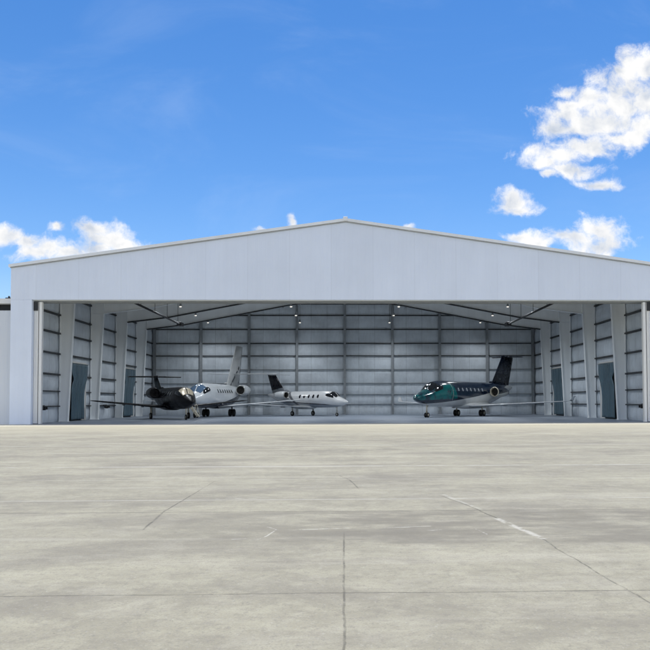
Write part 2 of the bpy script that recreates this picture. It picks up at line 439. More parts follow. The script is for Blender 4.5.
# tapered rigid frames
for n_ in range(1, 5):
    y = BAY*n_
    fr = None
    ridge_r = MB()
    halves = []
    for s in (-1, 1):
        xo = W-.02; xb = W-.72; xk = 21.9; zk = 9.6
        col = MB()
        # web
        poly = [(s*(xo-.04), .02), (s*(xb+.04), .02), (s*(xk+.04), zk), (s*(xo-.04), zk)]
        col.prism(poly if s > 0 else poly[::-1], y-.02, y+.02)
        def plate(mbx, a, b, w=.34, t=.045):
            mbx.beam((s*a[0], y, a[1]), (s*b[0], y, b[1]), w, t, up=(s*1.0, 0, 0) if abs(a[0]-b[0]) < abs(a[1]-b[1]) else (0, 0, 1))
        plate(col, (xo-.02, .02), (xo-.02, zk+1.2)); plate(col, (xb+.02, .02), (xk+.02, zk))
        col.box(min(s*xo, s*xb)-.05, max(s*xo, s*xb)+.05, y-.24, y+.24, .008, .04)
        halves.append((s, col, plate))
    zt = lambda x: roof_z(x)-.80
    under = [(21.9, 9.6), (17.7, 10.12), (12.0, 11.2), (6.2, 12.3), (0.0, 13.15)]
    rf_ = MB(); lf_ = MB()
    pts_top = [(x, zt(x)) for x in (-W+.02, 0.0, W-.02)]
    poly = [(-W+.03, 9.62)] + [(-x, z) for x, z in under] + [(x, z) for x, z in under[-2::-1]] + [(W-.03, 9.62)] + [(W-.03, zt(W)), (0, zt(0)), (-W+.03, zt(W))]
    rf_.prism(poly, y-.02, y+.02)
    for s in (-1, 1):
        for a, b in zip(under[:-1], under[1:]):
            (rf_ if n_ < 3 else lf_).beam((s*a[0], y, a[1]+.0), (s*b[0], y, b[1]+.0), .36, .10 if n_ > 2 else .045)
        rf_.beam((s*(W-.03), y, zt(W)+.02), (0, y, zt(0)+.02), .34, .045)
        for xx in (21.9, 12.0):      # stiffener plates
            zz = 9.65 if xx > 20 else 11.3
            rf_.box(s*xx-.02, s*xx+.02, y-.15, y+.15, zz, zt(xx)-.02)
    root = rf_.build('rafter', M['frame_paint'], H)
    if lf_.v: lf_.build('lower_flange', M['dark_steel'], root)
    for s, col, plate in halves:
        col.build('column', M['frame_paint'], root)

# downpipe-like conduits and wall gear on the side walls
def wall_rack(x, y, label):
    s = 1 if x > 0 else -1
    r = empty('wall_rack', (x, y, 0)); tag(r, label, 'wall rack', 'dark racks on the side walls')
    mb = MB(); mb.box(-.03, .03, -.55, .55, 1.18, 1.34); mb.build('rail', M['black_steel'], r)
    for k in range(3):
        mb = MB(); yy = -.4+.4*k; a, b = sorted((-s*.03, -s*.28)); mb.box(a, b, yy-.06, yy+.1, 1.02-.05*(k % 2), 1.22); mb.build('hook', M['black_steel'], r)
wall_rack(-22.92, D0+3.6, 'small dark rack low on the left wall beside the folded door')
wall_rack(22.92, D0+3.4, 'small dark rack low on the right wall beside the folded door')
wall_rack(-22.92, D0+19.3, 'small dark rack low on the left wall between white columns')

# side openings: frame, pale door and a hanging teal curtain
def side_bay(s, y0, y1, ztop, lab):
    L = D0
    ins = W-.16
    fr = MB(); a, b = sorted((s*(ins+.0), s*(ins+.12)))
    fr.box(a, b, y0-.12, y0, .01, ztop+.12); fr.box(a, b, y1, y1+.12, .01, ztop+.12); fr.box(a, b, y0, y1, ztop, ztop+.12)
    o = fr.build('side_opening_frame', M['white_paint'], H)
    mb = MB(); a, b = sorted((s*(ins+.06), s*(ins+.09))); mb.box(a, b, y0, y1, .01, ztop); mb.build('backing', M['dark_steel'], o)
    # pale personnel door leaf inside the opening, at its far end
    mb = MB(); a, b = sorted((s*(ins+.0), s*(ins+.055))); mb.box(a, b, y1-1.15, y1-.12, .02, 2.9)
    d = mb.build('side_door', M['white_paint'], o, bevel=.01)
    mb = MB(); a, b = sorted((s*(ins-.06), s*(ins-.002))); mb.box(a, b, y1-1.08, y1-.98, 1.15, 1.3); mb.build('handle', M['dark_steel'], d)
    mb = MB(); a, b = sorted((s*(ins+.0), s*(ins+.05))); mb.box(a, b, y0+.55, y0+.95, ztop-1.7, ztop-.35); mb.build('window', M['cabin_glass'], o)
    # curtain
    r = empty('hanging_curtain', (s*(ins-.2), D0+y0, 0)); tag(r, lab, 'curtain', 'teal curtains in the side openings')
    rows = []
    nz_ = 26; nu = 44; w = y1-y0
    for j in range(nz_+1):
        t = j/nz_; z = .12+(ztop-.2)*t
        # gathered: full width on top, drawn to the near end lower down
        k = 1/(1+math.exp(-(t-.66)*13))
        far = .76*w*(1-k)+.98*w*k
        near = .03*w + .12*w*math.exp(-((t-.72)/.09)**2)
        r_ = []
        for i in range(nu+1):
            u = i/nu; yy = near+(far-near)*u
            off = .022*sin(u*40+.5*sin(t*5))+.02*sin(u*15+2*t)
            r_.append((-s*off, yy, z))
        rows.append(r_)
    mb = MB(); mb.rings(rows, cap=False, closed=False); cu = mb.build('cloth', M['curtain'], r)
    so = cu.modifiers.new('thickness', 'SOLIDIFY'); so.thickness = .01
    mb = MB(); mb.tube((0, -.1, ztop-.04), (0, w+.1, ztop-.04), .035); mb.build('rail', M['strut_metal'], r)
side_bay(-1, 9.2, 13.6, 4.9, 'teal curtain in the left wall opening nearer the door')
side_bay(-1, 24.6, 29.4, 5.1, 'teal curtain deep on the left wall behind the black jet wing')
side_bay(1, 9.2, 13.6, 4.9, 'teal curtain in the right wall opening nearer the door')
side_bay(1, 24.6, 29.4, 5.1, 'teal curtain deep on the right wall behind the green jet wing')

# hanging lamps
M['lamp'] = None
m, n, bs = newmat('lamp_glow'); bs.inputs['Base Color'].default_value = (.9,.9,.85,1); bs.inputs['Emission Color'].default_value = (1,.95,.85,1); bs.inputs['Emission Strength'].default_value = .55
M['lamp'] = m
side_names = {-15.8:'outer row on the left', -5.2:'inner row left of the ridge', 5.2:'inner row right of the ridge', 15.8:'outer row on the right'}
for x, nm in side_names.items():
    for k, dep in enumerate((67.3, 75.0, 82.7, 90.2)):  # frontmost row is unseen, added to brighten the front frames
        r = empty('hanging_lamp', (x, dep, 10.75))
        tag(r, ('added unseen round lamp behind the door header for the front frames, %s' if k == 0 else ('', 'nearest', 'middle', 'farthest')[k]+' visible round hanging lamp of the %s') % nm, 'lamp', 'round lamps hanging from the hangar roof')
        mb = MB(); mb.tube((0,0,.3), (0,0,roof_z(x)-.6-10.75), .015, n=6); mb.build('rod', M['dark_steel'], r)
        mb = MB(); mb.lathe((0,0,0), (0,0,1), [(0,.13),(.06,.13),(.2,.09),(.32,.06),(.33,.0)], 20); mb.build('lamp_shade', M['grey_steel'], r)
        mb = MB(); mb.lathe((0,0,0), (0,0,-1), [(-.002,.0),(-.001,.12),(.05,.11),(.09,.1),(.1,.0)], 20); mb.build('bulb', M['lamp'], r)
        ld = bpy.data.lights.new('lamp_light', 'SPOT'); ld.energy = 800*(.75 if k == 3 else 1.15); ld.spot_size = radians(150); ld.spot_blend = 1.0; ld.color = (.90,.95,1); ld.shadow_soft_size = .3
        lo = bpy.data.objects.new('lamp_light', ld); C.objects.link(lo); lo.parent = r; lo.location = (0,0,-.3)

# dark pipes hung lengthwise under the rafters
for s, nm in ((-1, 'left'), (1, 'right')):
    r = empty('suspended_pipe', (s*15.9, 58.6, 9.05)); tag(r, 'long dark pipe hung on rods under the %s rafters' % nm, 'pipe', 'dark pipes hung under the rafters')
    mb = MB(); mb.tube((0,0,0), (0,16.5,0), .085); mb.build('pipe', M['black_steel'], r)
    mb = MB(); mb.box(-.22, .22, 16.2, 17.4, -.16, .2); mb.build('burner_box', M['black_steel'], r, bevel=.03)
    for k in range(4):
        y = 2.2+4.5*k
        if y > 16: y = 15.8
        mb = MB(); mb.tube((0,y,.07), (0,y,roof_z(15.9)-.6-9.05), .022, n=6); mb.build('hanger', M['dark_steel'], r)

# ------------------------------------------------------------------ low annex on the left
A = empty('annex_building', (-32, D0+.5, 0)); tag(A, 'lower white metal building joined to the left of the hangar', 'building')
mb = MB(); mb.box(-12, 8.14, 0, 24, 0, 8.15); mb.build('wall', M['annex'], A)
mb = MB(); mb.box(-12, 8.14, .5, 24, 8.16, 8.62); mb.build('recess_band', M['black_steel'], A)
mb = MB(); mb.box(-12.3, 8.15, -.25, 24.3, 8.63, 8.98); rfa = mb.build('roof', M['white_paint'], A)
mb = MB(); mb.box(7.35, 8.1, .6, 1.6, 8.99, 9.16); mb.tube((7.45, 1.0, 9.1), (7.45, 1.0, 9.32), .07); mb.build('vent', M['black_steel'], rfa)

# ------------------------------------------------------------------ aircraft
def cr(pts, t):
    """monotone-ish interpolation of (t, value) pairs"""
    if t <= pts[0][0]: return pts[0][1]
    for (a, va), (b, vb) in zip(pts[:-1], pts[1:]):
        if t <= b:
            u = (t-a)/(b-a); i = pts.index((a, va))
            pa = pts[max(i-1, 0)]; pb = pts[min(i+2, len(pts)-1)]
            ma = (vb-pa[1])/(b-pa[0])*(b-a) if b != pa[0] else 0
            mb_ = (pb[1]-va)/(pb[0]-a)*(b-a) if pb[0] != a else 0
            u2, u3 = u*u, u*u*u
            return (2*u3-3*u2+1)*va+(u3-2*u2+u)*ma+(-2*u3+3*u2)*vb+(u3-u2)*mb_
    return pts[-1][1]
TOP = [(0,-.34),(.008,-.22),(.03,-.06),(.06,.10),(.09,.26),(.105,.36),(.135,.72),(.165,.90),(.21,.98),(.26,1.0),(.6,1.0),(.72,.98),(.85,.90),(.94,.82),(.985,.74),(1.0,.66)]
BOT = [(0,-.36),(.008,-.50),(.03,-.64),(.06,-.75),(.10,-.86),(.16,-.96),(.22,-1.0),(.6,-1.0),(.68,-.90),(.78,-.56),(.88,-.10),(.95,.26),(.985,.46),(1.0,.62)]
WID = [(0,.03),(.008,.17),(.03,.36),(.06,.52),(.1,.69),(.15,.85),(.2,.95),(.25,1.0),(.62,1.0),(.7,.94),(.8,.70),(.9,.40),(.96,.22),(.99,.12),(1.0,.03)]
class Jet:
    def __init__(s, name, label, loc, rz, L, R, zc, paint, under=None):
        s.root = empty(name, (loc[0], loc[1], 0), rz); tag(s.root, label, 'jet', 'business jets parked in the hangar')
        s.L = L; s.R = R; s.zc = zc; s.paint = paint
    def pt(s, t, ang, off=0.0):
        """ang 0 = port side, 90 = top"""
        R = s.R; tp = cr(TOP, t)*R; bt = cr(BOT, t)*R; w = cr(WID, t)*R
        c = (tp+bt)/2; h = (tp-bt)/2
        ca, sa = cos(ang), sin(ang)
        ny, nz = ca, sa
        return Vector((-t*s.L, w*ca+ny*off, s.zc+c+h*sa+nz*off))
    def fuselage(s):
        rs = []
        ts = [0,.003,.008,.016,.03,.045,.06,.075,.09,.105,.12,.135,.15,.165,.185,.21,.235,.26]+[.26+.04*i for i in range(1, 10)]+[.64,.68,.72,.76,.8,.84,.88,.91,.94,.96,.975,.985,.993,1.0]
        for t in ts:
            rs.append([s.pt(t, 2*pi*i/36) for i in range(36)])
        mb = MB(); mb.rings(rs)
        s.f = mb.build('fuselage', s.paint, s.root)
        return s.f
    def patch(s, name, mat, t0, t1, a0, a1, off=.012, shape='round', n=10, parent=None, skew=0.0, bottom=None):
        """a thin panel lying on the fuselage skin"""
        mb = MB(); g = []
        for i in range(n+1):
            u = i/n; r = []
            for j in range(n+1):
                v = j/n
                if shape == 'round':     # squircle from a square
                    x, y = 2*u-1, 2*v-1
                    X = x*sqrt(1-y*y*.42); Y = y*sqrt(1-x*x*.42)
                    uu, vv = (X+1)/2, (Y+1)/2
                else: uu, vv = u, v
                t = t0+(t1-t0)*uu + skew*(vv-.5)
                lo = a0 if bottom is None else a0+(bottom-a0)*uu
                r.append(s.pt(t, lo+(a1-lo)*vv, off))
            g.append(r)
        mb.rings(g, cap=False, closed=False)
        o = mb.build(name, mat, parent or s.root)
        so = o.modifiers.new('thickness', 'SOLIDIFY'); so.thickness = .015; so.offset = -1
        return o
    def windows(s, t0, t1, n, mat, w=.30, a0=radians(12), a1=radians(32), rim=None):
        for k in range(n):
            t = t0+(t1-t0)*k/(n-1); d = w/s.L/2
            for sd in (0, 1):
                A, B = (a0, a1) if sd == 0 else (pi-a0, pi-a1)
                o = s.patch('cabin_window', mat, t-d, t+d, A, B, .014)
                if rim:
                    e = radians(3) if sd == 0 else -radians(3)
                    s.patch('rim', rim, t-d*1.25, t+d*1.25, A-e, B+e, .006, parent=o)
    def windshield(s, mat, t0=.098, t1=.152, side=.175, smat=None):
        for sd in (0, 1):
            f = (lambda a: a) if sd == 0 else (lambda a: pi-a)
            s.patch('windshield_pane', mat, t0, t1, f(radians(50)), f(radians(87)), .012, shape='sq', bottom=f(radians(38)))
            s.patch('side_cockpit_window', smat or mat, t0+.018, side, f(radians(20)), f(radians(47)), .012, shape='round', bottom=f(radians(20)))
    def foil(s, name, mat, secs, vertical=False, parent=None, n=9, capround=True):
        """secs: (LE point, chord, thickness)"""
        prof = []
        for i in range(n+1):
            u = (i/n)**1.6; prof.append((u, 2.6*(.2969*sqrt(u)-.126*u-.3516*u*u+.2843*u**3-.1036*u**4)*1.9))
        rs = []
        for (p, c, th) in secs:
            up = [(p[0]-u*c, h*th) for u, h in prof]; lo = [(p[0]-u*c, -h*th) for u, h in prof[-2:0:-1]]
            r = []
            for x, h in up+lo:
                r.append((x, p[1]+h, p[2]) if vertical else (x, p[1], p[2]+h))
            rs.append(r)
        mb = MB(); mb.rings(rs)
        return mb.build(name, mat, parent or s.root)
    def wing(s, mat, xr, chord, tip_c, half, sweep, z, dih, wl=0.0, wlmat=None, tk=1.0):
        for sd in (1, -1):
            y0 = s.R*.5
            secs = []
            for q in (0, .25, .6, .93, 1.0):
                y = y0+(half-y0)*q; c = chord+(tip_c-chord)*q
                if q == 0: c *= 1.12
                secs.append(((xr-sweep*q, sd*y, z+dih*q), c if q < 1 else c*.72, .085*c*(1 if q < 1 else .45)*.85*tk))
            w = s.foil('wing', mat, secs)
            if wl:
                c = tip_c
                x0 = xr-sweep-.02
                b = [((x0-.25, sd*(half-.06), z+dih), c*.86, .035), ((x0-.45, sd*(half+.10), z+dih+.18), c*.7, .03), ((x0-.62-wl*.55, sd*(half+.12+wl*.28), z+dih+wl), c*.34, .015)]
                s.foil('winglet', wlmat or mat, b, parent=w)
            # flap track fairings
            for q in (.3, .55):
                y = y0+(half-y0)*q; c = chord+(tip_c-chord)*q
                mb = MB(); mb.lathe((xr-sweep*q-c*.55, sd*y, z+dih*q-.1), (-1,0,0), [(0,.0),(.2,.07),(.7,.08),(1.2,.02),(1.25,0)], 10)
                mb.build('flap_fairing', mat, w)
    def fairing(s, mat, x0, x1, z, w, h):
        rs = []
        for i in range(13):
            u = i/12; k = sqrt(max(0, 1-(2*u-1)**4))*.98+.02
            rs.append([Vector((x0+(x1-x0)*u, w*k*cos(2*pi*j/24), z+h*k*sin(2*pi*j/24))) for j in range(24)])
        mb = MB(); mb.rings(rs); return mb.build('belly_fairing', mat, s.root)
    def fin(s, mat, x0, z0, c0, x1, z1, c1, name='fin', th=.14, dorsal=None):
        secs = [((x0, 0, z0), c0, th), (((x0+x1)/2, 0, (z0+z1)/2), (c0+c1)/2, th*.85), ((x1, 0, z1), c1, th*.7)]
        f = s.foil(name, mat, secs, vertical=True)
        if dorsal:
            xd, zd = dorsal
            s.foil('dorsal_fin', mat, [((xd, 0, zd), abs(xd-x0)+c0*.6, .05), ((x0+.15, 0, z0+.45), c0*.4, .05)], vertical=True, parent=f)
        # rudder split line
        mb = MB(); mb.beam((x0-c0*.70, 0, z0+.25), (x1-c1*.70, 0, z1-.06), .012, .014)
        return f
    def tailplane(s, mat, x, z, chord, tip, half, sweep, dih=0.0, bullet=True, tk=1.0):
        secs = []
        for q in (-1, -.5, 0, .5, 1):
            a = abs(q); c = chord+(tip-chord)*a
            secs.append(((x-sweep*a, half*q, z+dih*a), c, .075*c*tk))
        o = s.foil('tailplane', mat, secs)
        if bullet:
            mb = MB(); mb.lathe((x+.35, 0, z), (-1,0,0), [(0,0),(.12,.07),(.4,.13),(chord*.8,.13),(chord*1.3,.05),(chord*1.5,0)], 14)
            mb.build('bullet_fairing', mat, o)
    def nacelles(s, mat, lip, x, yoff, z, r, ln, pyl=None, exh=None):
        for sd in (1, -1):
            c = (x, sd*yoff, z)
            mb = MB(); mb.lathe(c, (-1,0,0), [(.10,r*.93),(.25*ln,r*1.04),(.5*ln,r*1.05),(.8*ln,r*.88),(ln,r*.70),(ln-.02,r*.64),(ln*.8,r*.6)], 28)
            nc = mb.build('engine_nacelle', mat, s.root)
            mb = MB(); mb.lathe(c, (-1,0,0), [(.102,r*.935),(.03,r*.9),(0,r*.84),(.03,r*.78),(.2,r*.74),(.35,r*.76)], 28); mb.build('intake_lip', lip, nc)
            mb = MB(); mb.lathe(c, (-1,0,0), [(.12,0),(.2,r*.12),(.34,r*.24),(.345,r*.78)], 28); mb.build('fan', M['dark_hole'], nc)
            mb = MB(); mb.lathe(c, (-1,0,0), [(ln*.82,r*.6),(ln*.83,r*.3),(ln*1.02,r*.12),(ln*1.1,0)], 20); mb.build('exhaust_cone', exh or M['dark_steel'], nc)
            mb = MB(); a, b = sorted((sd*s.R*.45, sd*(yoff-r*.9)))
            s.foil('pylon', mat, [((x-ln*.3, sd*s.R*.4, z-.05), ln*.6, .07), ((x-ln*.25, sd*(yoff-r*.8), z), ln*.6, .07)], parent=nc)
    def gear(s, x, y, top, r=.28, w=.16, twin=False, mat=None, hub=None, lean=0.0, door=None):
        mat = mat or M['strut_metal']
        mb = MB()
        mb.tube((x+lean, y, top), (x, y, r+.25), .075); mb.tube((x, y, r+.3), (x, y, r), .05)
        mb.tube((x+.02, y, r+.55), (x+.16, y, r+.35), .025, n=8); mb.tube((x+.16, y, r+.35), (x, y, r), .025, n=8)
        mb.tube((x-.5, y, top), (x, y, r+.6), .03, n=8)
        ys = (y-w*.85, y+w*.85) if twin else (y,)
        if twin: mb.tube((x, y-w*1.3, r), (x, y+w*1.3, r), .045)
        g = mb.build('landing_gear', mat, s.root)
        for yy in ys:
            mb = MB(); mb.lathe((x, yy-w/2, r), (0,1,0), [(0,r*.55),(0,r*.86),(.02,r*.96),(w*.3,r),(w*.7,r),(w-.02,r*.96),(w,r*.86),(w,r*.55)], 28); mb.build('tyre', M['tyre'], g)
            mb = MB(); mb.lathe((x, yy-w/2, r), (0,1,0), [(.01,0),(.01,r*.56),(w-.01,r*.56),(w-.01,0)], 20); mb.build('wheel_rim', hub or mat, g)
        if door:
            mb = MB(); mb.box(x-.45, x+.45, y+door, y+door+.02, r+.5, top+.02); mb.build('gear_door', s.paint, g, bevel=.01)

def paint(name, fn, rough=.16, coat=.6, metal=0.0):
    m, n, bs = newmat(name)
    tc = n.node('ShaderNodeTexCoord').outputs['Object']
    x, y, z = n.sep(tc)
    col = fn(n, x, y, z, tc)
    n.L.new(col, bs.inputs['Base Color'])
    n.put(bs.inputs['Roughness'], n.ramp(n.noise(tc, 2.0, 5), .3, .7, rough*.8, rough*1.6, False))
    bs.inputs['Coat Weight'].default_value = coat; bs.inputs['Coat Roughness'].default_value = .06
    bs.inputs['Metallic'].default_value = metal
    return m
def const(n, c, tc, v=.06):
    k = n.ramp(n.noise(tc, .8, 5), .3, .7, 1-v, 1+v, False)
    s = n.node('ShaderNodeVectorMath', operation='SCALE'); s.inputs[0].default_value = c; n.put(s.inputs['Scale'], k)
    return s.outputs[0]
def step(n, v, e, w=.02): return n.ramp(n.m('SUBTRACT', v, e), -w, w)

# green and navy jet ------------------------------------------------
def green_fn(n, x, y, z, tc):
    navy = const(n, (.008,.018,.04), tc); teal = const(n, (.0,.14,.14), tc); white = const(n, (.68,.69,.68), tc)
    xm = n.m('MULTIPLY', x, -1.0)                       # metres behind the nose
    # upper edge of the white belly climbs towards the tail in a swoosh
    edge = n.m('ADD', 1.28, n.m('MULTIPLY', n.m('POWER', n.m('MAXIMUM', n.m('DIVIDE', xm, 20.0), 0.0), 1.5), 2.15))
    # teal wedge on the forward fuselage over a navy band
    te = n.m('SUBTRACT', n.m('MULTIPLY', n.m('ADD', 1.0, 0.0), 1.62), n.m('MULTIPLY', xm, -.035))
    tmask = n.m('MULTIPLY', step(n, z, te), n.ramp(n.m('ADD', xm, n.m('MULTIPLY', z, .5)), 6.9, 7.3, 1.0, 0.0))
    tmask = n.m('MULTIPLY', tmask, n.ramp(n.m('ADD', n.noise(tc, 1.1, 5, .6), n.m('MULTIPLY', xm, .03)), .40, .66, .10, 1.0))
    tmask = n.m('MULTIPLY', tmask, n.ramp(z, n.m('ADD', 2.55, n.m('MULTIPLY', xm, .12)), n.m('ADD', 2.75, n.m('MULTIPLY', xm, .12)), 1.0, .0))
    col = n.mix(tmask, navy, teal)
    return n.mix(step(n, z, edge), white, col)
P_green = paint('green_livery', green_fn)
P_navy = paint('navy_paint', lambda n, x, y, z, tc: const(n, (.006,.010,.022), tc), .25, coat=0)
P_white = paint('white_aircraft_paint', lambda n, x, y, z, tc: const(n, (.72,.73,.73), tc))
P_wing = paint('wing_grey', lambda n, x, y, z, tc: const(n, (.66,.68,.70), tc), .3)
P_nac = paint('navy_white_nacelle', lambda n, x, y, z, tc: n.mix(step(n, z, n.m('SUBTRACT', 2.3, n.m('MULTIPLY', n.m('ADD', x, 13.0), .12))), const(n, (.66,.66,.62), tc), const(n, (.008,.014,.03), tc)))
P_black = paint('black_aircraft_paint', lambda n, x, y, z, tc: const(n, (.004,.004,.005), tc), .3, coat=0)
P_black.node_tree.nodes['Principled BSDF'].inputs['Specular IOR Level'].default_value = .25

J = Jet('private_jet', 'dark green and navy jet with white belly, nose pointing left', (6.45, 73.0), atan2(-17.0, -12.95), 21.3, 1.3, 2.32, P_green)
J.fuselage(); J.windshield(M['jet_glass'])
J.windows(.30, .54, 7, M['cabin_glass'], .26, radians(11), radians(27))
for sd in (0, 1):
    f = (lambda a: a) if sd == 0 else (lambda a: pi-a)
    J.patch('door_edge', M['bare_metal'], .245, .2485, f(radians(-30)), f(radians(52)), .01, shape='sq')
J.fairing(P_white, -8.2, -14.6, 1.18, 1.25, .42)
J.wing(P_wing, -8.9, 3.6, 1.25, 10.2, 3.6, 1.05, .50, wl=.5, wlmat=P_wing)
J.fin(P_navy, -15.9, 3.3, 4.5, -18.7, 6.6, 3.0, dorsal=(-15.0, 3.45))
J.tailplane(P_navy, -18.9, 6.62, 2.0, 1.0, 1.75, .9, -.05, tk=1.2)
J.nacelles(P_nac, M['cream_metal'], -12.9, 1.9, 2.55, .56, 2.9, exh=M['cream_metal'])
J.gear(-2.3, 0, 1.35, .24, .14, True, mat=M['cream_metal'])
for sd in (1, -1): J.gear(-10.9, sd*1.5, 1.1, .34, .2, True, mat=M['cream_metal'], door=sd*.3)

# small white and silver jet, nose to the right ----------------------
def mid_fn(n, x, y, z, tc):
    white = const(n, (.66,.67,.68), tc); sil = const(n, (.30,.33,.37), tc); dark = const(n, (.03,.035,.05), tc)
    xm = n.m('MULTIPLY', x, -1.0)
    e = n.m('ADD', 1.12, n.m('MULTIPLY', xm, .045))
    c = n.mix(step(n, z, e), sil, white)
    st = n.m('MULTIPLY', step(n, z, n.m('SUBTRACT', e, .06)), n.m('SUBTRACT', 1.0, step(n, z, n.m('ADD', e, .05))))
    c = n.mix(n.m('MULTIPLY', st, n.ramp(xm, 1.5, 3.0)), c, dark)
    sw = n.m('MULTIPLY', n.ramp(n.m('SUBTRACT', xm, n.m('MULTIPLY', z, 1.2)), 5.6, 5.75), n.ramp(n.m('SUBTRACT', xm, n.m('MULTIPLY', z, 1.2)), 6.2, 6.05))
    return n.mix(n.m('MULTIPLY', sw, .8), c, dark)
P_mid = paint('silver_white_livery', mid_fn)
def midfin(n, x, y, z, tc):
    return n.mix(step(n, n.m('SUBTRACT', z, n.m('MULTIPLY', n.m('ADD', x, 12.0), .15)), 3.0), const(n, (.25,.27,.3), tc), const(n, (.006,.006,.01), tc))
P_midfin = paint('black_tipped_fin', midfin, .25, coat=0)
J = Jet('private_jet', 'small silver and white jet with black tail fin, nose pointing right', (0.30, 81.6), atan2(-9.6, 9.0), 13.6, .90, 1.82, P_mid)
J.fuselage(); J.windshield(M['jet_glass'], .10, .165, .2)
J.windows(.28, .5, 5, M['jet_glass'], .3, radians(8), radians(34))
J.fairing(P_wing, -5.2, -8.9, 1.0, .8, .28)
J.wing(P_wing, -5.6, 2.3, .9, 7.6, 1.5, .95, .40)
J.fin(P_midfin, -10.2, 2.5, 2.5, -12.2, 4.72, 1.45, dorsal=(-9.2, 2.6))
J.tailplane(P_wing, -12.2, 4.74, 1.35, .7, 2.9, .8, 0)
J.nacelles(P_wing, M['bare_metal'], -8.5, 1.35, 2.3, .42, 2.0)
J.gear(-1.7, 0, 1.15, .2, .12, False)
for sd in (1, -1): J.gear(-7.3, sd*1.5, 1.05, .27, .17, False)

# large white jet with dark belly, facing the door -------------------
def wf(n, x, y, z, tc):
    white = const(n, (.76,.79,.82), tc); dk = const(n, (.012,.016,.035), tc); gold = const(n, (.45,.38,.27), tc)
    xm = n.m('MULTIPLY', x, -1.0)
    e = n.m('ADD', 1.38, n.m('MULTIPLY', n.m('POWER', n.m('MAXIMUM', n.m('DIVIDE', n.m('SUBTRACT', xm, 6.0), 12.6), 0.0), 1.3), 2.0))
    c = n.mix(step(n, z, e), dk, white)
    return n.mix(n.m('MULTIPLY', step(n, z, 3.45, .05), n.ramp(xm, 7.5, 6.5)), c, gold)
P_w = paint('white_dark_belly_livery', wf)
def wfin(n, x, y, z, tc):
    white = const(n, (.88,.88,.87), tc); dk = const(n, (.02,.022,.03), tc)
    d = n.m('SUBTRACT', z, n.m('MULTIPLY', x, -.62))
    a = n.m('MULTIPLY', n.ramp(d, -5.35, -5.2), n.ramp(d, -4.85, -5.0))
    b = n.m('MULTIPLY', n.ramp(d, -6.9, -6.8), n.ramp(d, -6.45, -6.55))
    k = n.ramp(n.noise(tc, 1.3, 2), .42, .5)
    return n.mix(n.m('MULTIPLY', n.m('MAXIMUM', a, b), k), white, dk)
P_wfin = paint('white_fin_with_marks', wfin)
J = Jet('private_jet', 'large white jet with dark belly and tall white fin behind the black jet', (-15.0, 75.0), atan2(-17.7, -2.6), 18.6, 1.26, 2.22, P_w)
J.fuselage(); J.windshield(M['blue_reflection_glass'], .095, .16, .19, M['jet_glass'])
J.windows(.3, .56, 7, M['jet_glass'], .32)
J.fairing(P_w, -7.0, -12.0, 1.25, 1.2, .42)
J.wing(P_wing, -7.3, 3.6, 1.2, 9.0, 3.2, 1.05, .75)
J.fin(P_wfin, -12.2, 3.3, 5.2, -16.0, 8.1, 2.9, dorsal=(-11.4, 3.6))
J.tailplane(P_wing, -14.9, 4.75, 1.9, .8, 3.5, 1.4, .1, bullet=False)
J.nacelles(P_w, M['bare_metal'], -11.6, 1.8, 2.85, .58, 3.0)
J.gear(-2.2, 0, 1.3, .27, .16, True, mat=M['dark_steel'])
for sd in (1, -1): J.gear(-9.6, sd*1.45, 1.1, .4, .24, True, mat=M['dark_steel'])

# black light jet nearest the door -----------------------------------
J = Jet('private_jet', 'glossy black jet with T tail parked nearest the left wall', (-12.95, 66.4), atan2(-11.6, 6.0), 13.2, .98, 1.92, P_black)
J.fuselage(); J.windshield(M['sunshade'], .10, .165, .2, M['jet_glass'])
J.windows(.28, .5, 5, M['jet_glass'], .32, radians(8), radians(34))
J.fairing(P_black, -4.9, -8.8, 1.12, .85, .32)
J.wing(P_black, -5.5, 2.3, 1.15, 7.2, .5, 1.08, .62, tk=1.5)
J.fin(P_black, -9.9, 2.55, 2.7, -12.0, 4.05, 1.5, dorsal=(-8.7, 2.7))
J.tailplane(P_black, -12.0, 4.05, 1.5, 1.0, 2.55, .6, 0, tk=1.5)
J.nacelles(P_black, P_black, -7.6, 1.3, 2.4, .5, 2.1)
J.gear(-1.9, 0, 1.2, .24, .14, False, mat=M['cream_metal'], hub=M['cream_metal'])
for sd in (1, -1): J.gear(-7.2, sd*1.75, 1.15, .3, .18, False, mat=M['cream_metal'], hub=M['cream_metal'])
# airstair hanging open on the port side
mb = MB()
for xx in (-3.1, -3.75):
    mb.beam((xx, .8, 1.25), (xx, 1.55, .25), .06, .12)
    P = [(xx, .85+.75*u, 1.45-1.0*u+.55*sin(pi*min(1, u*1.15))) for u in [i/10 for i in range(11)]]
    for a, b in zip(P[:-1], P[1:]): mb.tube(a, b, .03, n=8)
for k in range(4):
    u = (k+.5)/4; mb.box(-3.75, -3.1, .8+.75*u-.1, .8+.75*u+.1, 1.22-1.0*u, 1.26-1.0*u)
mb.build('airstair', M['cream_metal'], J.root)

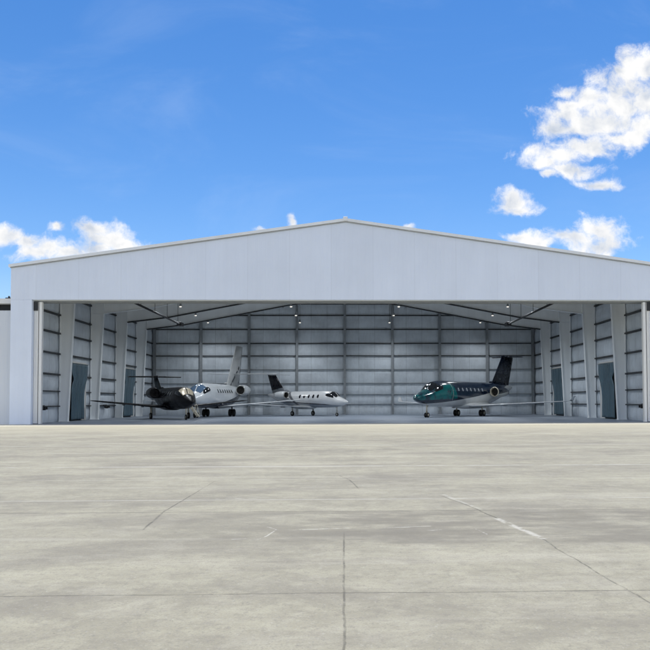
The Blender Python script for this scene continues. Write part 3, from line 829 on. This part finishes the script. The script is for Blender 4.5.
# ------------------------------------------------------------------ world: Nishita sky + clouds laid out by direction
ELEV, AZIM = 79.0, 20.0          # azimuth measured from +Y (behind the hangar) towards +X
w = bpy.data.worlds.new('World'); sc.world = w; w.use_nodes = True
t = w.node_tree; n = N(t); t.nodes.clear()
sky = n.node('ShaderNodeTexSky', sky_type='NISHITA'); sky.sun_disc = False
sky.sun_elevation = radians(ELEV); sky.sun_rotation = radians(AZIM)
sky.air_density = 1.0; sky.dust_density = .15; sky.ozone_density = 3.0; sky.altitude = 0
hs = n.node('ShaderNodeHueSaturation'); hs.inputs['Saturation'].default_value = 1.3; hs.inputs['Value'].default_value = 0.715
n.L.new(sky.outputs[0], hs.inputs['Color'])
V = n.node('ShaderNodeTexCoord').outputs['Generated']
x, y, z = n.sep(V)
ys = n.m('MAXIMUM', y, .02)
u = n.m('DIVIDE', x, ys); v = n.m('DIVIDE', z, ys)
uv = n.comb(u, v)
warp = n.node('ShaderNodeTexNoise'); n.put(warp.inputs['Vector'], uv); warp.inputs['Scale'].default_value = 18; warp.inputs['Detail'].default_value = 5
wv = n.vm('SUBTRACT', warp.outputs['Color'], (.5,.5,.5))
sc1 = n.node('ShaderNodeVectorMath', operation='SCALE'); n.put(sc1.inputs[0], wv); sc1.inputs['Scale'].default_value = .035
uvw = n.vm('ADD', uv, sc1.outputs[0])
CL = [(0.404, 0.4376, 0.0498, 0.0238), (0.3796, 0.4108, 0.0524, 0.0264), (0.3344, 0.3944, 0.0341, 0.0119), (0.3528, 0.384, 0.0589, 0.0185), (0.3366, 0.3653, 0.0655, 0.0185), (0.3035, 0.3571, 0.0472, 0.0145), (0.2784, 0.353, 0.0262, 0.0092), (0.2949, 0.4048, 0.0183, 0.0079), (0.3694, 0.3443, 0.0419, 0.0132), (0.323, 0.3321, 0.0498, 0.0145), (0.286, 0.3213, 0.0393, 0.0119), (0.2674, 0.3106, 0.0236, 0.0092), (0.2989, 0.3016, 0.0341, 0.0092), (0.2725, 0.2961, 0.0157, 0.0066), (0.3355, 0.2846, 0.0249, 0.0066), (0.221, 0.2617, 0.0183, 0.0132), (0.2301, 0.2499, 0.0236, 0.0079), (0.332, 0.2201, 0.0262, 0.0158), (0.3017, 0.2095, 0.0341, 0.0145), (0.2821, 0.2121, 0.0157, 0.0106), (0.2558, 0.2068, 0.0262, 0.0106), (0.2297, 0.2106, 0.0183, 0.0079), (0.3278, 0.1991, 0.0341, 0.0132), (-0.4281, 0.2166, 0.021, 0.0106), (-0.4027, 0.2076, 0.0288, 0.0092), (-0.3773, 0.2, 0.0341, 0.0132), (-0.3545, 0.1923, 0.0341, 0.0119), (-0.3924, 0.1922, 0.0314, 0.0132), (-0.318, 0.2233, 0.0288, 0.0092), (-0.3065, 0.2131, 0.0314, 0.0119), (-0.2835, 0.2041, 0.0314, 0.0092), (-0.3165, 0.2001, 0.0236, 0.0106), (-0.3624, 0.2258, 0.0105, 0.0053), (-0.0686, 0.2358, 0.0052, 0.0079), (-0.1046, 0.224, 0.0105, 0.004), (0.0826, 0.2285, 0.0105, 0.004), (0.4, 0.4, 0.04, 0.04), (0.37, 0.43, 0.03, 0.012), (0.405, 0.36, 0.04, 0.02), (0.3, 0.385, 0.03, 0.009), (0.295, 0.375, 0.03, 0.01)]
field = None
for cx_, cy_, rx, ry in CL:
    d = n.vm('LENGTH', n.vm('DIVIDE', n.vm('SUBTRACT', uvw, (cx_, cy_, 0)), (rx*1.46, ry*1.5, 1)))
    f = n.m('SUBTRACT', 1.0, d)
    field = f if field is None else n.m('SMOOTH_MAX', field, f, .25)
fb = n.noise(uvw, 30, 10, .64); fb_up = n.noise(n.vm('ADD', uvw, (.004, .014, 0)), 26, 5, .5)
dens = n.m('ADD', field, n.m('MULTIPLY', n.m('SUBTRACT', fb, .5), 2.4))
alpha = n.ramp(dens, -.02, .85)
alpha = n.m('MULTIPLY', alpha, n.ramp(y, .05, .15))
# unseen clouds added round the viewer's back and overhead, to raise the ambient light
bk = n.noise(n.vm('MULTIPLY', V, (1.0, 1.0, 1.8)), 2.6, 7, .55)
back = n.m('MULTIPLY', n.ramp(bk, .44, .56), n.m('MULTIPLY', n.ramp(y, .35, .05), n.ramp(z, .02, .12)))
emb = n.m('MULTIPLY', n.m('SUBTRACT', fb, fb_up), .5)
shade = n.m('ADD', n.ramp(dens, .0, 1.2, 1.0, .86), emb)
shade = n.m('MINIMUM', n.m('MAXIMUM', shade, .72), 1.08)
alpha = n.m('MAXIMUM', alpha, back)
cc = n.mix(n.ramp(shade, .74, .96), (.66,.75,.90), (1.0,1.0,1.0))
cs = n.node('ShaderNodeVectorMath', operation='SCALE'); n.put(cs.inputs[0], cc); n.put(cs.inputs['Scale'], n.m('MULTIPLY', shade, 5.0))
tint = n.mix(1.0, hs.outputs[0], (1.04,.975,1.06), 'MULTIPLY')
ci = n.noise(n.comb(n.m('MULTIPLY', u, 2.0), n.m('MULTIPLY', v, 5.0)), 1.6, 7, .6, .8)
tint = n.mix(n.m('MULTIPLY', n.ramp(ci, .45, .8), .11), tint, (3.6,4.2,5.2))
col = n.mix(alpha, tint, cs.outputs[0])
bg = n.node('ShaderNodeBackground'); n.L.new(col, bg.inputs[0]); bg.inputs[1].default_value = 0.15
out = n.node('ShaderNodeOutputWorld'); n.L.new(bg.outputs[0], out.inputs[0])

sd_ = Vector((cos(radians(ELEV))*sin(radians(AZIM)), cos(radians(ELEV))*cos(radians(AZIM)), sin(radians(ELEV))))
sl = bpy.data.lights.new('sun', 'SUN'); sl.energy = 2.85; sl.angle = radians(.53); sl.color = (1.0, .965, .90)
so = bpy.data.objects.new('sun', sl); C.objects.link(so); so.location = (0, 40, 60)
so.rotation_euler = sd_.to_track_quat('Z', 'Y').to_euler()

# ------------------------------------------------------------------ camera (fitted to the photograph)
cam = bpy.data.cameras.new('camera'); co = bpy.data.objects.new('camera', cam); C.objects.link(co); sc.camera = co
cam.sensor_width = 36; cam.lens = 779/650*36; cam.shift_x = -39.2/650; cam.shift_y = 49.4/650
cam.clip_start = .1; cam.clip_end = 6000
co.location = (-.16, 0, 1.55)
R_ = Matrix.Rotation(radians(-1.524), 3, 'Z') @ Matrix.Rotation(radians(90+2.0), 3, 'X') @ Matrix.Rotation(radians(-.164), 3, 'Z')
co.rotation_euler = R_.to_euler()
sc.view_settings.view_transform = 'Standard'; sc.view_settings.look = 'None'; sc.view_settings.gamma = 1; sc.view_settings.exposure = 0.48
sc.render.resolution_x = sc.render.resolution_y = 1024
sc.render.engine = 'CYCLES'
sc.cycles.use_adaptive_sampling = True; sc.cycles.adaptive_threshold = .03; sc.cycles.adaptive_min_samples = 16
sc.cycles.max_bounces = 8; sc.cycles.diffuse_bounces = 5; sc.cycles.glossy_bounces = 2; sc.cycles.sample_clamp_indirect = 4; sc.cycles.use_denoising = True
